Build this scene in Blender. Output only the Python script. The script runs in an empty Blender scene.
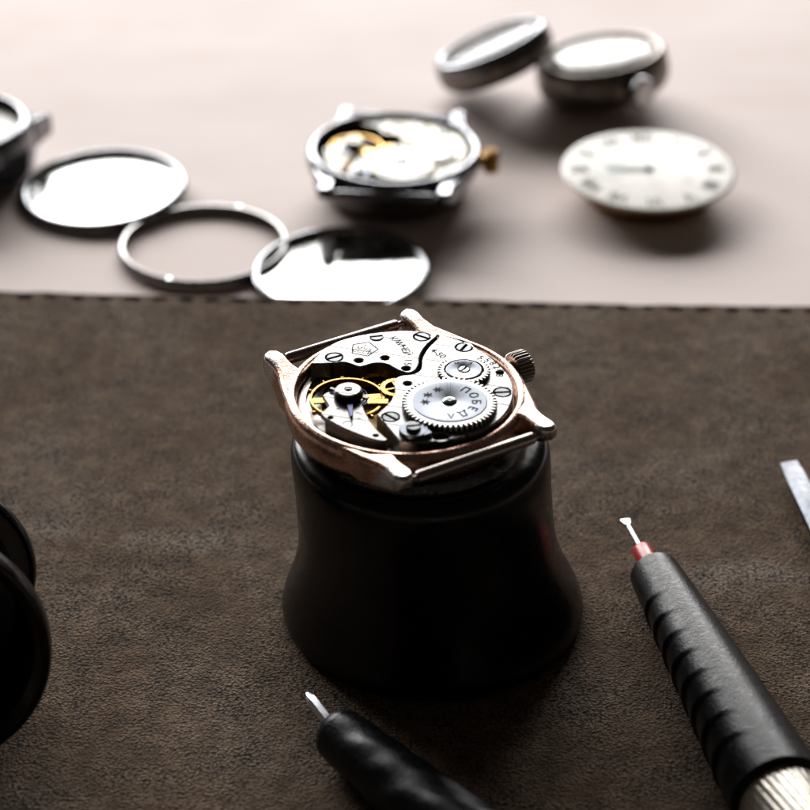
import bpy, bmesh, random
import numpy as np
from math import sin, cos, tan, pi, radians, hypot, atan2, sqrt, floor
from mathutils import Vector, Matrix, Euler
from mathutils.geometry import delaunay_2d_cdt

random.seed(7)
S = bpy.context.scene
COL = S.collection

# ------------------------------------------------------------------ camera
F_PX, PITCH, DIST, ZT = 2200.0, radians(32.3), 25.6, 3.3
FWD = Vector((0, cos(PITCH), -sin(PITCH)))
UPV = Vector((0, sin(PITCH), cos(PITCH)))

def ray(u, v):
    return FWD + Vector((1, 0, 0)) * ((u - 405) / F_PX) - UPV * ((v - 405) / F_PX)

CAM = Vector((0, 0, ZT)) - ray(412, 388) * DIST

def px(u, v, z):
    """point at height z that the photograph shows at (u, v) - used once, to survey the place"""
    d = ray(u, v)
    return CAM + d * ((z - CAM.z) / d.z)

cd = bpy.data.cameras.new('camera')
cam = bpy.data.objects.new('camera', cd)
COL.objects.link(cam)
cam.location = CAM
cam.rotation_euler = (pi / 2 - PITCH, 0, 0)
cd.sensor_width = 36
cd.lens = 36 * F_PX / 810
cd.clip_start = 0.5
cd.clip_end = 1000
cd.dof.use_dof = True
cd.dof.focus_distance = 26.3
cd.dof.aperture_fstop = cd.lens * 1e-3 / 0.42
cd.dof.aperture_blades = 0
S.camera = cam

# ------------------------------------------------------------------ mesh helpers
class MB:
    def __init__(s):
        s.v = []; s.f = []
    def add(s, vs, fs, M=None):
        b = len(s.v)
        for p in vs:
            p = Vector(p)
            s.v.append(tuple(M @ p if M is not None else p))
        for f in fs:
            s.f.append(tuple(i + b for i in f))
        return s
    def lathe(s, prof, n=64, M=None, closed=False, rfun=None, cap0=False, cap1=False):
        vs = []; fs = []
        m = len(prof)
        for k in range(n):
            a = 2 * pi * k / n
            for j, (r, z) in enumerate(prof):
                rr = r if rfun is None else rfun(r, z, a, j)
                vs.append((rr * cos(a), rr * sin(a), z))
        for k in range(n):
            k2 = (k + 1) % n
            for j in range(m if closed else m - 1):
                j2 = (j + 1) % m
                fs.append((k * m + j, k2 * m + j, k2 * m + j2, k * m + j2))
        if cap0:
            fs.append(tuple(k * m for k in reversed(range(n))))
        if cap1:
            fs.append(tuple(k * m + m - 1 for k in range(n)))
        return s.add(vs, fs, M)
    def plate(s, outline, z0, z1, holes=(), bev=0.012, M=None):
        """flat plate with holes, its upper edges chamfered"""
        loops = [ccw(outline)] + [ccw(h)[::-1] for h in holes]
        vs = []; fs = []
        tops = []
        for L in loops:
            ins = inset(L, bev)
            n = len(L); b = len(vs)
            vs += [(p[0], p[1], z0) for p in L]
            vs += [(p[0], p[1], z1 - bev) for p in L]
            vs += [(p[0], p[1], z1) for p in ins]
            for k in range(n):
                k2 = (k + 1) % n
                fs.append((b + k, b + k2, b + n + k2, b + n + k))
                fs.append((b + n + k, b + n + k2, b + 2 * n + k2, b + 2 * n + k))
            tops.append(ins)
        co = []; ed = []; fc = []
        for L in tops:
            b = len(co); n = len(L)
            co += [Vector(p) for p in L]
            ed += [(b + k, b + (k + 1) % n) for k in range(n)]
            fc.append(list(range(b, b + n)))
        ov, oe, of, *_ = delaunay_2d_cdt(co, ed, fc if len(loops) > 1 else [], 2 if len(loops) > 1 else 1, 1e-7)
        b = len(vs)
        vs += [(p.x, p.y, z1) for p in ov]
        for t in of:
            t = list(t)
            a, c, d = (ov[i] for i in t[:3])
            if (c - a).cross(d - a) < 0:
                t.reverse()
            fs.append(tuple(b + i for i in t))
        return s.add(vs, fs, M)
    def tube(s, pts, rads, n=16, caps=True):
        vs = []; fs = []
        pts = [Vector(p) for p in pts]
        up = Vector((0, 0, 1))
        for i, p in enumerate(pts):
            t = (pts[min(i + 1, len(pts) - 1)] - pts[max(i - 1, 0)]).normalized()
            a = t.cross(up)
            if a.length < 1e-4: a = t.cross(Vector((1, 0, 0)))
            a.normalize(); b = a.cross(t).normalized()
            r = rads[i] if hasattr(rads, '__len__') else rads
            for k in range(n):
                w = 2 * pi * k / n
                vs.append(p + (a * cos(w) + b * sin(w)) * r)
        for i in range(len(pts) - 1):
            for k in range(n):
                k2 = (k + 1) % n
                fs.append((i * n + k2, i * n + k, (i + 1) * n + k, (i + 1) * n + k2))
        if caps:
            fs.append(tuple(range(n)))
            fs.append(tuple((len(pts) - 1) * n + k for k in reversed(range(n))))
        return s.add(vs, fs)
    def build(s, name, mat, parent=None, angle=35, bevel=None, weld=False):
        me = bpy.data.meshes.new(name)
        me.from_pydata(s.v, [], s.f)
        bm = bmesh.new(); bm.from_mesh(me)
        bmesh.ops.remove_doubles(bm, verts=bm.verts, dist=1e-5)
        bmesh.ops.recalc_face_normals(bm, faces=bm.faces)
        if bevel:
            es = [e for e in bm.edges if len(e.link_faces) == 2 and e.calc_face_angle(0) > radians(bevel[2] if len(bevel) > 2 else 30)]
            bmesh.ops.bevel(bm, geom=es, offset=bevel[0], segments=bevel[1], affect='EDGES', profile=0.5, clamp_overlap=len(bevel) < 3)
        bm.to_mesh(me); bm.free()
        me.polygons.foreach_set('use_smooth', [True] * len(me.polygons))
        me.set_sharp_from_angle(angle=radians(angle))
        me.materials.append(mat)
        o = bpy.data.objects.new(name, me)
        COL.objects.link(o)
        if bevel:
            wn = o.modifiers.new('weighted normals', 'WEIGHTED_NORMAL'); wn.keep_sharp = True; wn.weight = 80
        if parent is not None: o.parent = parent
        return o

def area(L):
    return 0.5 * sum(L[i][0] * L[(i + 1) % len(L)][1] - L[(i + 1) % len(L)][0] * L[i][1] for i in range(len(L)))
def ccw(L):
    L = [(p[0], p[1]) for p in L]
    return L if area(L) > 0 else L[::-1]
def inset(L, d):
    out = []; n = len(L)
    for i in range(n):
        p0, p1, p2 = Vector(L[i - 1]), Vector(L[i]), Vector(L[(i + 1) % n])
        a = (p1 - p0); b = (p2 - p1)
        if a.length < 1e-9 or b.length < 1e-9:
            out.append(L[i]); continue
        a.normalize(); b.normalize()
        na, nb = Vector((-a.y, a.x)), Vector((-b.y, b.x))
        m = na + nb
        k = m.length
        if k < 0.3:
            out.append(tuple(p1 + na * d)); continue
        m /= k
        out.append(tuple(p1 + m * (d / max(0.55, m.dot(na)))))
    return out
def circle(c, r, n=28):
    return [(c[0] + r * cos(2 * pi * k / n), c[1] + r * sin(2 * pi * k / n)) for k in range(n)]
def spline(chunks, sub=5):
    """chunks: open point lists meeting at sharp corners; each is smoothed, the whole is closed"""
    out = []
    for ch in chunks:
        n = len(ch)
        for i in range(n - 1):
            p0 = Vector(ch[max(i - 1, 0)]); p1 = Vector(ch[i]); p2 = Vector(ch[i + 1]); p3 = Vector(ch[min(i + 2, n - 1)])
            for k in range(sub if n > 2 else 1):
                t = k / sub
                out.append(tuple(0.5 * ((2 * p1) + (p2 - p0) * t + (2 * p0 - 5 * p1 + 4 * p2 - p3) * t * t + (3 * p1 - p0 - 3 * p2 + p3) * t ** 3)))
    res = []
    for p in out:
        if not res or hypot(p[0] - res[-1][0], p[1] - res[-1][1]) > 0.004: res.append(p)
    if hypot(res[0][0] - res[-1][0], res[0][1] - res[-1][1]) < 0.004: res.pop()
    return res

_tc = {}
def text_geo(s, size=1.0):
    key = s
    if key not in _tc:
        cu = bpy.data.curves.new('lettering', 'FONT')
        cu.body = s; cu.align_x = 'CENTER'; cu.align_y = 'CENTER'; cu.resolution_u = 3; cu.offset = .008
        o = bpy.data.objects.new('lettering', cu); COL.objects.link(o)
        dg = bpy.context.evaluated_depsgraph_get()
        me = bpy.data.meshes.new_from_object(o.evaluated_get(dg))
        _tc[key] = ([tuple(v.co) for v in me.vertices], [tuple(p.vertices) for p in me.polygons])
        bpy.data.objects.remove(o); bpy.data.curves.remove(cu); bpy.data.meshes.remove(me)
    v, f = _tc[key]
    return [(a * size, b * size, 0) for a, b, c in v], f

def add_text(mb, s, pos, size, ang=0.0, sx=1.0):
    v, f = text_geo(s, size)
    ca, sa = cos(ang), sin(ang)
    mb.add([(pos[0] + a * sx * ca - b * sa, pos[1] + a * sx * sa + b * ca, pos[2]) for a, b, _ in v], f)

def arc_text(mb, s, c, r, z, size, a0, da, flip=False):
    """letters round a centre, starting at angle a0 and stepping by da"""
    for i, ch in enumerate(s):
        a = a0 + da * i
        if ch != ' ':
            add_text(mb, ch, (c[0] + r * cos(a), c[1] + r * sin(a), z), size, a + (pi / 2 if flip else -pi / 2))

def empty(name, loc=(0, 0, 0), rot=(0, 0, 0), label=None, cat=None, group=None):
    o = bpy.data.objects.new(name, None)
    COL.objects.link(o)
    o.location = loc; o.rotation_euler = rot
    o.empty_display_size = 0.1
    return tag(o, label, cat, group)
def tag(o, label=None, cat=None, group=None, kind=None):
    if label: o['label'] = label
    if cat: o['category'] = cat
    if group: o['group'] = group
    if kind: o['kind'] = kind
    return o
def copy_tree(o, parent=None):
    c = o.copy(); COL.objects.link(c)
    c.parent = parent
    for ch in list(o.children):
        copy_tree(ch, c)
    return c

# ------------------------------------------------------------------ materials
def mat(name, col=(.5, .5, .5), metal=0.0, rough=0.5, **kw):
    m = bpy.data.materials.new(name); m.use_nodes = True
    b = m.node_tree.nodes['Principled BSDF']
    b.inputs['Base Color'].default_value = (*col, 1)
    b.inputs['Metallic'].default_value = metal
    b.inputs['Roughness'].default_value = rough
    for k, v in kw.items():
        b.inputs[k].default_value = v
    return m
class NT:
    def __init__(s, m):
        s.t = m.node_tree; s.b = s.t.nodes['Principled BSDF']
    def n(s, ty, ins=None, **props):
        nd = s.t.nodes.new(ty)
        for k, v in props.items(): setattr(nd, k, v)
        for k, v in (ins or {}).items():
            if isinstance(v, tuple) and len(v) == 2 and hasattr(v[0], 'outputs'):
                s.t.links.new(v[0].outputs[v[1]], nd.inputs[k])
            else:
                nd.inputs[k].default_value = v
        return nd
    def link(s, a, out, inp):
        s.t.links.new(a.outputs[out], s.b.inputs[inp])
    def ramp(s, src, stops, interp='LINEAR'):
        r = s.n('ShaderNodeValToRGB', {'Fac': src})
        e = r.color_ramp.elements
        r.color_ramp.interpolation = interp
        while len(e) < len(stops): e.new(0.5)
        for el, (p, c) in zip(e, stops):
            el.position = p
            el.color = (*c, 1) if hasattr(c, '__len__') else (c, c, c, 1)
        return r
    def noise(s, vec, scale, detail=3, rough=0.55, dist=0.0):
        return s.n('ShaderNodeTexNoise', {'Vector': vec, 'Scale': scale, 'Detail': detail, 'Roughness': rough, 'Distortion': dist})
    def math(s, op, a, b=0.0, c=0.0):
        nd = s.n('ShaderNodeMath', operation=op)
        for i, x in enumerate((a, b, c)):
            if isinstance(x, tuple): s.t.links.new(x[0].outputs[x[1]], nd.inputs[i])
            else: nd.inputs[i].default_value = x
        return nd
    def mix(s, fac, a, b):
        nd = s.n('ShaderNodeMix', data_type='RGBA')
        for i, x in ((0, fac), (6, a), (7, b)):
            if isinstance(x, tuple) and hasattr(x[0], 'outputs'): s.t.links.new(x[0].outputs[x[1]], nd.inputs[i])
            elif i == 0: nd.inputs[i].default_value = x
            else: nd.inputs[i].default_value = (*x, 1)
        return nd
    def bump(s, h, strength, dist, normal=None):
        ins = {'Height': h, 'Strength': strength, 'Distance': dist}
        if normal: ins['Normal'] = normal
        return s.n('ShaderNodeBump', ins)

def scratched(m, rough, spread, scale=14.0, bump=0.0):
    """uneven polish: roughness drifts, faint dents"""
    t = NT(m); tc = t.n('ShaderNodeTexCoord')
    nz = t.noise((tc, 'Object'), scale, 4)
    r = t.ramp((nz, 'Fac'), [(.3, max(0.02, rough - spread)), (.7, rough + spread)])
    t.link(r, 'Color', 'Roughness')
    if bump:
        nb = t.noise((tc, 'Object'), scale * 3, 3)
        bp = t.bump((nb, 'Fac'), bump, 0.01)
        t.link(bp, 'Normal', 'Normal')
    return m

# suede of the mat
M_suede = mat('suede', rough=0.95)
t = NT(M_suede); tc = t.n('ShaderNodeTexCoord'); ob = (tc, 'Object')
big = t.noise(ob, 0.55, 4, 0.6)
mid = t.noise(ob, 3.2, 5, 0.65)
warp = t.noise(ob, 9.0, 2)
wv = t.n('ShaderNodeMix', {}, data_type='VECTOR')
gn = t.noise(ob, 25.0, 4, 0.6, 0.2)
wn = t.noise(ob, 20.0, 2, .5)
wof = t.n('ShaderNodeVectorMath', {0: (wn, 'Color'), 1: (.05, .05, .05)}, operation='MULTIPLY')
wpos = t.n('ShaderNodeVectorMath', {0: ob, 1: (wof, 0)}, operation='ADD')
vor = t.n('ShaderNodeTexVoronoi', {'Vector': (wpos, 0), 'Scale': 25.0}, feature='SMOOTH_F1')
vor.inputs['Smoothness'].default_value = .35
vi = t.math('MULTIPLY_ADD', (vor, 'Distance'), -0.42, 0.42)
grain = t.math('MULTIPLY_ADD', (gn, 'Fac'), 0.62, (vi, 0))
fine = t.noise(ob, 55.0, 2, 0.5)
c1 = t.ramp((big, 'Fac'), [(.30, (.112, .070, .042)), (.50, (.160, .112, .077)), (.70, (.215, .166, .127))])
c2 = t.ramp((mid, 'Fac'), [(.28, .55), (.5, 1.0), (.74, 1.55)])
c3r = t.ramp((grain, 0), [(.40, .16), (.49, .66), (.60, 1.12), (.72, 1.6)])
nap = t.noise(ob, 1.1, 4, .65)
napr = t.ramp((nap, 'Fac'), [(.36, .30), (.62, 1.0)])
c3 = t.mix((napr, 'Color'), (.86, .86, .86), (c3r, 'Color'))
mA = t.n('ShaderNodeMix', {}, data_type='RGBA', blend_type='MULTIPLY')
mA.inputs[0].default_value = 1
t.t.links.new(c1.outputs[0], mA.inputs[6]); t.t.links.new(c2.outputs[0], mA.inputs[7])
mB = t.n('ShaderNodeMix', {}, data_type='RGBA', blend_type='MULTIPLY')
mB.inputs[0].default_value = 1
t.t.links.new(mA.outputs[2], mB.inputs[6]); t.t.links.new(c3.outputs[2], mB.inputs[7])
# rubbed pale streak across the hide and paler flecks of dust
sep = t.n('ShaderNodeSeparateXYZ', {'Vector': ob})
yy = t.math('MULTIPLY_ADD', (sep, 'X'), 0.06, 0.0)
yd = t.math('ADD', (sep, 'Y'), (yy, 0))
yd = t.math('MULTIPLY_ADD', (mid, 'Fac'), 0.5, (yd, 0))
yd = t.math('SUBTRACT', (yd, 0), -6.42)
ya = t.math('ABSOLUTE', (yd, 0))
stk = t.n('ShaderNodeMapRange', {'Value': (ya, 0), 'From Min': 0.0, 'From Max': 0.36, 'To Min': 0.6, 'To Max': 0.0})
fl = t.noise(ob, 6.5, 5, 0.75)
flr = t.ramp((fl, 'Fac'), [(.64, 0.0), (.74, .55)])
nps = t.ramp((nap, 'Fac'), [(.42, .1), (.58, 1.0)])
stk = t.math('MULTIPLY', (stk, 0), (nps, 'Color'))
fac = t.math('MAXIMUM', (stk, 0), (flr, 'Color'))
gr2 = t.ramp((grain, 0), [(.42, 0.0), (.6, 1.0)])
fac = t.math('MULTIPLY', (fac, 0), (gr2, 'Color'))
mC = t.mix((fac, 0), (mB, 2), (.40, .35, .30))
t.link(mC, 2, 'Base Color')
hh = t.math('MULTIPLY_ADD', (fine, 'Fac'), 0.25, (grain, 0))
hh = t.math('MULTIPLY_ADD', (mid, 'Fac'), 0.5, (hh, 0))
bst = t.math('MULTIPLY_ADD', (napr, 'Color'), .7, .3)
bp = t.n('ShaderNodeBump', {'Height': (hh, 0), 'Strength': (bst, 0), 'Distance': .10})
t.link(bp, 'Normal', 'Normal')
t.b.inputs['Specular IOR Level'].default_value = 0.08
t.b.inputs['Sheen Weight'].default_value = 0.05
t.b.inputs['Sheen Roughness'].default_value = 0.6
t.b.inputs['Sheen Tint'].default_value = (.9, .85, .8, 1)

M_thread = scratched(mat('dark_thread', (.022, .017, .013), 0, .8), .8, .1)

# table: lacquered brown wood, the window's white sheen put into its base colour
M_table = mat('lacquered_table', (.28, .19, .17), 0, .4)
t = NT(M_table); tc = t.n('ShaderNodeTexCoord')
mp = t.n('ShaderNodeMapping', {'Vector': (tc, 'Object'), 'Scale': (0.12, 0.7, 1)})
w1 = t.noise((mp, 0), 1.6, 6, 0.6, 0.6)
w2 = t.noise((tc, 'Object'), 0.25, 3)
cr = t.ramp((w1, 'Fac'), [(.3, (.86, .745, .71)), (.7, (.90, .80, .765))])
w3 = t.noise((tc, 'Object'), 0.09, 4, .6)
tone = t.ramp((w3, 'Fac'), [(.32, (.93, .89, .87)), (.62, (1.0, .985, .975))])
tm = t.n('ShaderNodeMix', {}, data_type='RGBA', blend_type='MULTIPLY'); tm.inputs[0].default_value = 1
t.t.links.new(cr.outputs[0], tm.inputs[6]); t.t.links.new(tone.outputs[0], tm.inputs[7])
t.link(tm, 2, 'Base Color')
rr = t.ramp((w2, 'Fac'), [(.3, .62), (.7, .70)])
t.link(rr, 'Color', 'Roughness')
t.b.inputs['IOR'].default_value = 1.5
t.b.inputs['Specular IOR Level'].default_value = .22

def plate_metal(name, col, rough, stripe=True):
    m = mat(name, col, 1.0, rough)
    t = NT(m); tc = t.n('ShaderNodeTexCoord')
    mp = t.n('ShaderNodeMapping', {'Vector': (tc, 'Object'), 'Rotation': (0, 0, radians(15)), 'Location': (0, 0.1, 0)})
    sp = t.n('ShaderNodeSeparateXYZ', {'Vector': (mp, 0)})
    fr = t.math('MULTIPLY', (sp, 'Y'), 1 / 0.37)
    fr = t.math('FRACT', (fr, 0))
    nz = t.noise((tc, 'Object'), 22, 4, 0.6)
    if stripe:
        ln = t.ramp((fr, 0), [(0.0, .10), (.03, .30), (.06, 1.0), (.97, 1.0), (1.0, .3)])
        cn = t.ramp((nz, 'Fac'), [(.3, tuple(c * .93 for c in col)), (.6, col)])
        mx = t.n('ShaderNodeMix', {}, data_type='RGBA', blend_type='MULTIPLY'); mx.inputs[0].default_value = 1
        t.t.links.new(cn.outputs[0], mx.inputs[6]); t.t.links.new(ln.outputs[0], mx.inputs[7])
        t.link(mx, 2, 'Base Color')
    rr = t.ramp((nz, 'Fac'), [(.3, rough - .07), (.7, rough + .08)])
    t.link(rr, 'Color', 'Roughness')
    n2 = t.noise((tc, 'Object'), 60, 2)
    bp = t.bump((n2, 'Fac'), .12, .006)
    t.link(bp, 'Normal', 'Normal')
    return m

M_plate = plate_metal('silvered_brass', (.29, .286, .276), .31)
M_plain = plate_metal('silvered_brass_plain', (.44, .43, .41), .34, False)
M_steel = scratched(mat('polished_steel', (.45, .455, .46), 1, .22), .22, .08)
M_screw = scratched(mat('screw_steel', (.13, .133, .138), 1, .3), .3, .08)
M_gold = scratched(mat('gilt_brass', (.56, .32, .08), 1, .25), .25, .08)
M_brass = scratched(mat('dull_brass', (.26, .15, .06), 1, .4), .4, .1)
M_dark = mat('blackened_steel', (.03, .03, .04), 1, .35)
M_blue = mat('blued_steel', (.05, .055, .11), 1, .3)
M_ruby = mat('ruby', (.07, .012, .035), 0, .2, **{'IOR': 1.4})
M_ink = mat('engraved_dark', (.05, .036, .028), 0.0, .8, **{'Specular IOR Level': .1})
M_inkg = mat('engraved_grey', (.04, .036, .034), 0.0, .8, **{'Specular IOR Level': .1})

# sunray brushed steel of the winding wheels
def sunray(name, col):
    m = mat(name, col, 1, .3)
    t = NT(m)
    tg = t.n('ShaderNodeTangent', direction_type='RADIAL', axis='Z')
    t.link(tg, 0, 'Tangent')
    t.b.inputs['Anisotropic'].default_value = .75
    tc = t.n('ShaderNodeTexCoord')
    sp = t.n('ShaderNodeSeparateXYZ', {'Vector': (tc, 'Object')})
    an = t.math('ARCTAN2', (sp, 'Y'), (sp, 'X'))
    nz = t.n('ShaderNodeTexNoise', {'W': (an, 0), 'Scale': 22.0, 'Detail': 3.0}, noise_dimensions='1D')
    r = t.ramp((nz, 'Fac'), [(.3, .27), (.7, .37)])
    t.link(r, 'Color', 'Roughness')
    return m
M_sun = sunray('sunray_steel', (.15, .165, .19))

# worn rose gold case
def case_metal():
    m = mat('worn_rose_gold', (.80, .46, .34), 1, .3)
    t = NT(m); tc = t.n('ShaderNodeTexCoord'); ob = (tc, 'Object')
    n1 = t.noise(ob, 9, 5, .7)
    n2 = t.noise(ob, 30, 4, .7)
    c1 = t.ramp((n1, 'Fac'), [(.3, (.40, .21, .145)), (.5, (.62, .385, .295)), (.68, (.72, .53, .45))])
    pit = t.ramp((n2, 'Fac'), [(.30, .35), (.42, 1.0)])
    mx = t.n('ShaderNodeMix', {}, data_type='RGBA', blend_type='MULTIPLY'); mx.inputs[0].default_value = 1
    t.t.links.new(c1.outputs[0], mx.inputs[6]); t.t.links.new(pit.outputs[0], mx.inputs[7])
    # plating rubbed through to steel at the lug ends
    sp = t.n('ShaderNodeVectorMath', {0: ob, 1: (1, 1, 0)}, operation='MULTIPLY')
    ln = t.n('ShaderNodeVectorMath', {0: (sp, 0)}, operation='LENGTH')
    la = t.math('MULTIPLY_ADD', (n1, 'Fac'), .12, (ln, 'Value'))
    wr = t.n('ShaderNodeMapRange', {'Value': (la, 0), 'From Min': 1.66, 'From Max': 1.74, 'To Min': 0, 'To Max': .9})
    m2 = t.mix((wr, 0), (mx, 2), (.50, .49, .48))
    t.link(m2, 2, 'Base Color')
    rr = t.ramp((n2, 'Fac'), [(.3, .36), (.65, .15)])
    t.link(rr, 'Color', 'Roughness')
    hb = t.math('MULTIPLY_ADD', (n1, 'Fac'), .8, (n2, 'Fac'))
    bp = t.bump((hb, 0), .22, .02)
    t.link(bp, 'Normal', 'Normal')
    return m
M_case = case_metal()
M_bar = scratched(mat('spring_bar_steel', (.30, .26, .235), 1, .3), .3, .08, 20)
M_crownb = scratched(mat('worn_crown', (.33, .29, .26), 1, .35), .35, .1, 20)
M_chrome = scratched(mat('chrome', (.20, .205, .22), 1, .24), .24, .07)
M_mirror = scratched(mat('mirror_steel', (.55, .55, .54), 1, .15), .15, .05, 4)
M_black = mat('black_plastic', (.002, .002, .0022), 0, .24, **{'Specular IOR Level': .27})
t = NT(M_black); tc = t.n('ShaderNodeTexCoord')
nz = t.noise((tc, 'Object'), 5, 5, .65); r = t.ramp((nz, 'Fac'), [(.3, .17), (.7, .34)]); t.link(r, 'Color', 'Roughness')
nb = t.noise((tc, 'Object'), 40, 3); bp = t.bump((nb, 'Fac'), .05, .01); t.link(bp, 'Normal', 'Normal')
M_rubber = mat('black_rubber', (.004, .004, .0045), 0, .34, **{'Specular IOR Level': .17})
t = NT(M_rubber); tc = t.n('ShaderNodeTexCoord')
nz = t.noise((tc, 'Object'), 12, 5, .7); r = t.ramp((nz, 'Fac'), [(.3, .22), (.7, .44)]); t.link(r, 'Color', 'Roughness')
nb = t.noise((tc, 'Object'), 26, 4, .65); bp = t.bump((nb, 'Fac'), .24, .025); t.link(bp, 'Normal', 'Normal')
M_red = scratched(mat('red_plastic', (.50, .022, .027), 0, .38), .35, .1)
M_cream = scratched(mat('cream_dial', (.58, .545, .465), 0, .45, **{'Coat Weight': .06, 'Coat Roughness': .3}), .42, .06, 3)
M_face = scratched(mat('silvered_face', (.80, .77, .70), 1, .42), .42, .08, 3)
M_print = mat('dial_print', (.07, .065, .055), 0, .6)
M_sub = mat('dial_recess', (.60, .62, .55), 0, .45)
M_glass = mat('crystal', (.95, .95, .95), 0, .04, **{'Transmission Weight': 1.0, 'IOR': 1.45})
M_lens = mat('grey_sheen_lens', (.16, .155, .15), 0, .45, **{'Transmission Weight': .25, 'IOR': 1.3})  # grey of the lens's reflection put into its base colour
M_oldside = scratched(mat('tarnished_case', (.17, .148, .132), 1, .33), .33, .1, 5)
M_dome = scratched(mat('grey_dome', (.16, .155, .15), 0, .14, **{'Specular IOR Level': .22}), .14, .05, 3)
M_paled = scratched(mat('pale_dome', (.44, .42, .375), 0, .24, **{'Specular IOR Level': .25}), .2, .08, 3)

# ------------------------------------------------------------------ setting
TZ = -0.2
tb = MB()
tb.add([(-70, -45, TZ), (70, -45, TZ), (70, 48, TZ), (-70, 48, TZ), (-70, -45, TZ - 3), (70, -45, TZ - 3), (70, 48, TZ - 3), (-70, 48, TZ - 3)],
       [(0, 1, 2, 3), (4, 5, 1, 0), (5, 6, 2, 1), (6, 7, 3, 2), (7, 4, 0, 3), (7, 6, 5, 4)])
tag(tb.build('table', M_table), kind='structure')

# suede mat: a real slab whose rear edge carries a row of stitches
e0, e1 = px(0, 290, 0), px(810, 305, 0)
ed = (e1 - e0).normalized(); en = Vector((-ed.y, ed.x, 0))
if en.y < 0: en = -en
mid_e = (e0 + e1) / 2
mat_root = empty('work_mat', (mid_e.x, mid_e.y, TZ), (0, 0, atan2(ed.y, ed.x)),
                 'dark brown suede work mat with a stitched rear edge lying across the table', 'mat')
mb = MB()
nx = 320
xs = [-16 + 32 * i / nx for i in range(nx + 1)]
prof = [(0.0, 0.0), (0.0, .12), (-.012, .165), (-.045, .192), (-.10, .2), (-.16, .19), (-.24, .2), (-.5, .2), (-1, .2), (-2, .2), (-4, .2), (-8, .2), (-13, .2), (-20, .2)]
vs = []
rj = random.Random(3)
ph = [rj.uniform(0, 6.28) for _ in range(6)]
for x in xs:
    wob = .024 * sin(x * .9 + ph[0]) + .010 * sin(x * 3.7 + ph[1]) + .006 * sin(x * 9.1 + ph[2]) + rj.uniform(-.006, .006)
    for j, (y, z) in enumerate(prof):
        zz = z + (.004 * sin(x * 7.4 + ph[3]) + rj.uniform(-.004, .004) if 2 <= j <= 6 else 0)
        vs.append((x, y + wob if j < 8 else y, zz))
m_ = len(prof); fs = []
for i in range(nx):
    for j in range(m_ - 1):
        a = i * m_ + j
        fs.append((a, a + 1, a + m_ + 1, a + m_))
mb.add(vs, fs)
hide = mb.build('hide', M_suede, mat_root, 60)
st = MB()
st.tube([(-.12, 0, -.01), (-.09, 0, .012), (0, 0, .02), (.09, 0, .012), (.12, 0, -.01)], [.026, .034, .036, .034, .026], 8)
st0 = st.build('stitch', M_thread, mat_root)
k = 0
for i in range(-18, 19):
    o = st0 if k == 0 else st0.copy()
    if k: COL.objects.link(o)
    k += 1
    o.location = (i * .42 + rj.uniform(-.02, .02), -.165 + rj.uniform(-.008, .008), .181)
    o.rotation_euler = (0, 0, rj.uniform(-.09, .09)); o.scale = (rj.uniform(.65, 1.15), 1, 1)

# ------------------------------------------------------------------ holder
H0 = Vector((0.27, 0.12, 0)); H1 = Vector((0.085, -0.03, 0))
hp = [(0.0, 0.0), (1.76, 0.0), (1.83, .02), (1.865, .07), (1.87, .14), (1.85, .23), (1.80, .36), (1.74, .50), (1.68, .66), (1.63, .82), (1.59, 1.0), (1.56, 1.2), (1.545, 1.45),
      (1.54, 1.7), (1.535, 2.0), (1.54, 2.25), (1.535, 2.45), (1.51, 2.56), (1.46, 2.63), (1.38, 2.66), (1.25, 2.67), (1.18, 2.62), (0.0, 2.60)]
mb = MB()
mb.lathe(hp, 128)
for i, (x, y, z) in enumerate(mb.v):
    q = H1 * (z / 2.66) + H0 * (1 - z / 2.66)
    mb.v[i] = (x + q.x - H0.x, y + q.y - H0.y, z)
ho = mb.build('watch_holder', M_black, None, 50)
ho.location = H0
tag(ho, 'black plastic flared pedestal carrying the opened rose gold watch', 'watch holder')

# ------------------------------------------------------------------ the opened watch
W0 = Vector((-0.065, 0.04, 2.72))
CA = radians(31.5)
E1 = Vector((cos(CA), sin(CA), 0)); E2 = Vector((-sin(CA), cos(CA), 0))
def L(u, v, z=ZT):
    p = px(u, v, z) - W0
    return (p.x, p.y)
def UV(u, v):
    p = E1 * u + E2 * v
    return (p.x, p.y)
def zz(z): return z - W0.z

watch = empty('wrist_watch', W0, (0, 0, 0),
              'opened watch in worn rose gold case showing its movement on the black holder', 'watch', 'watches')

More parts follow.
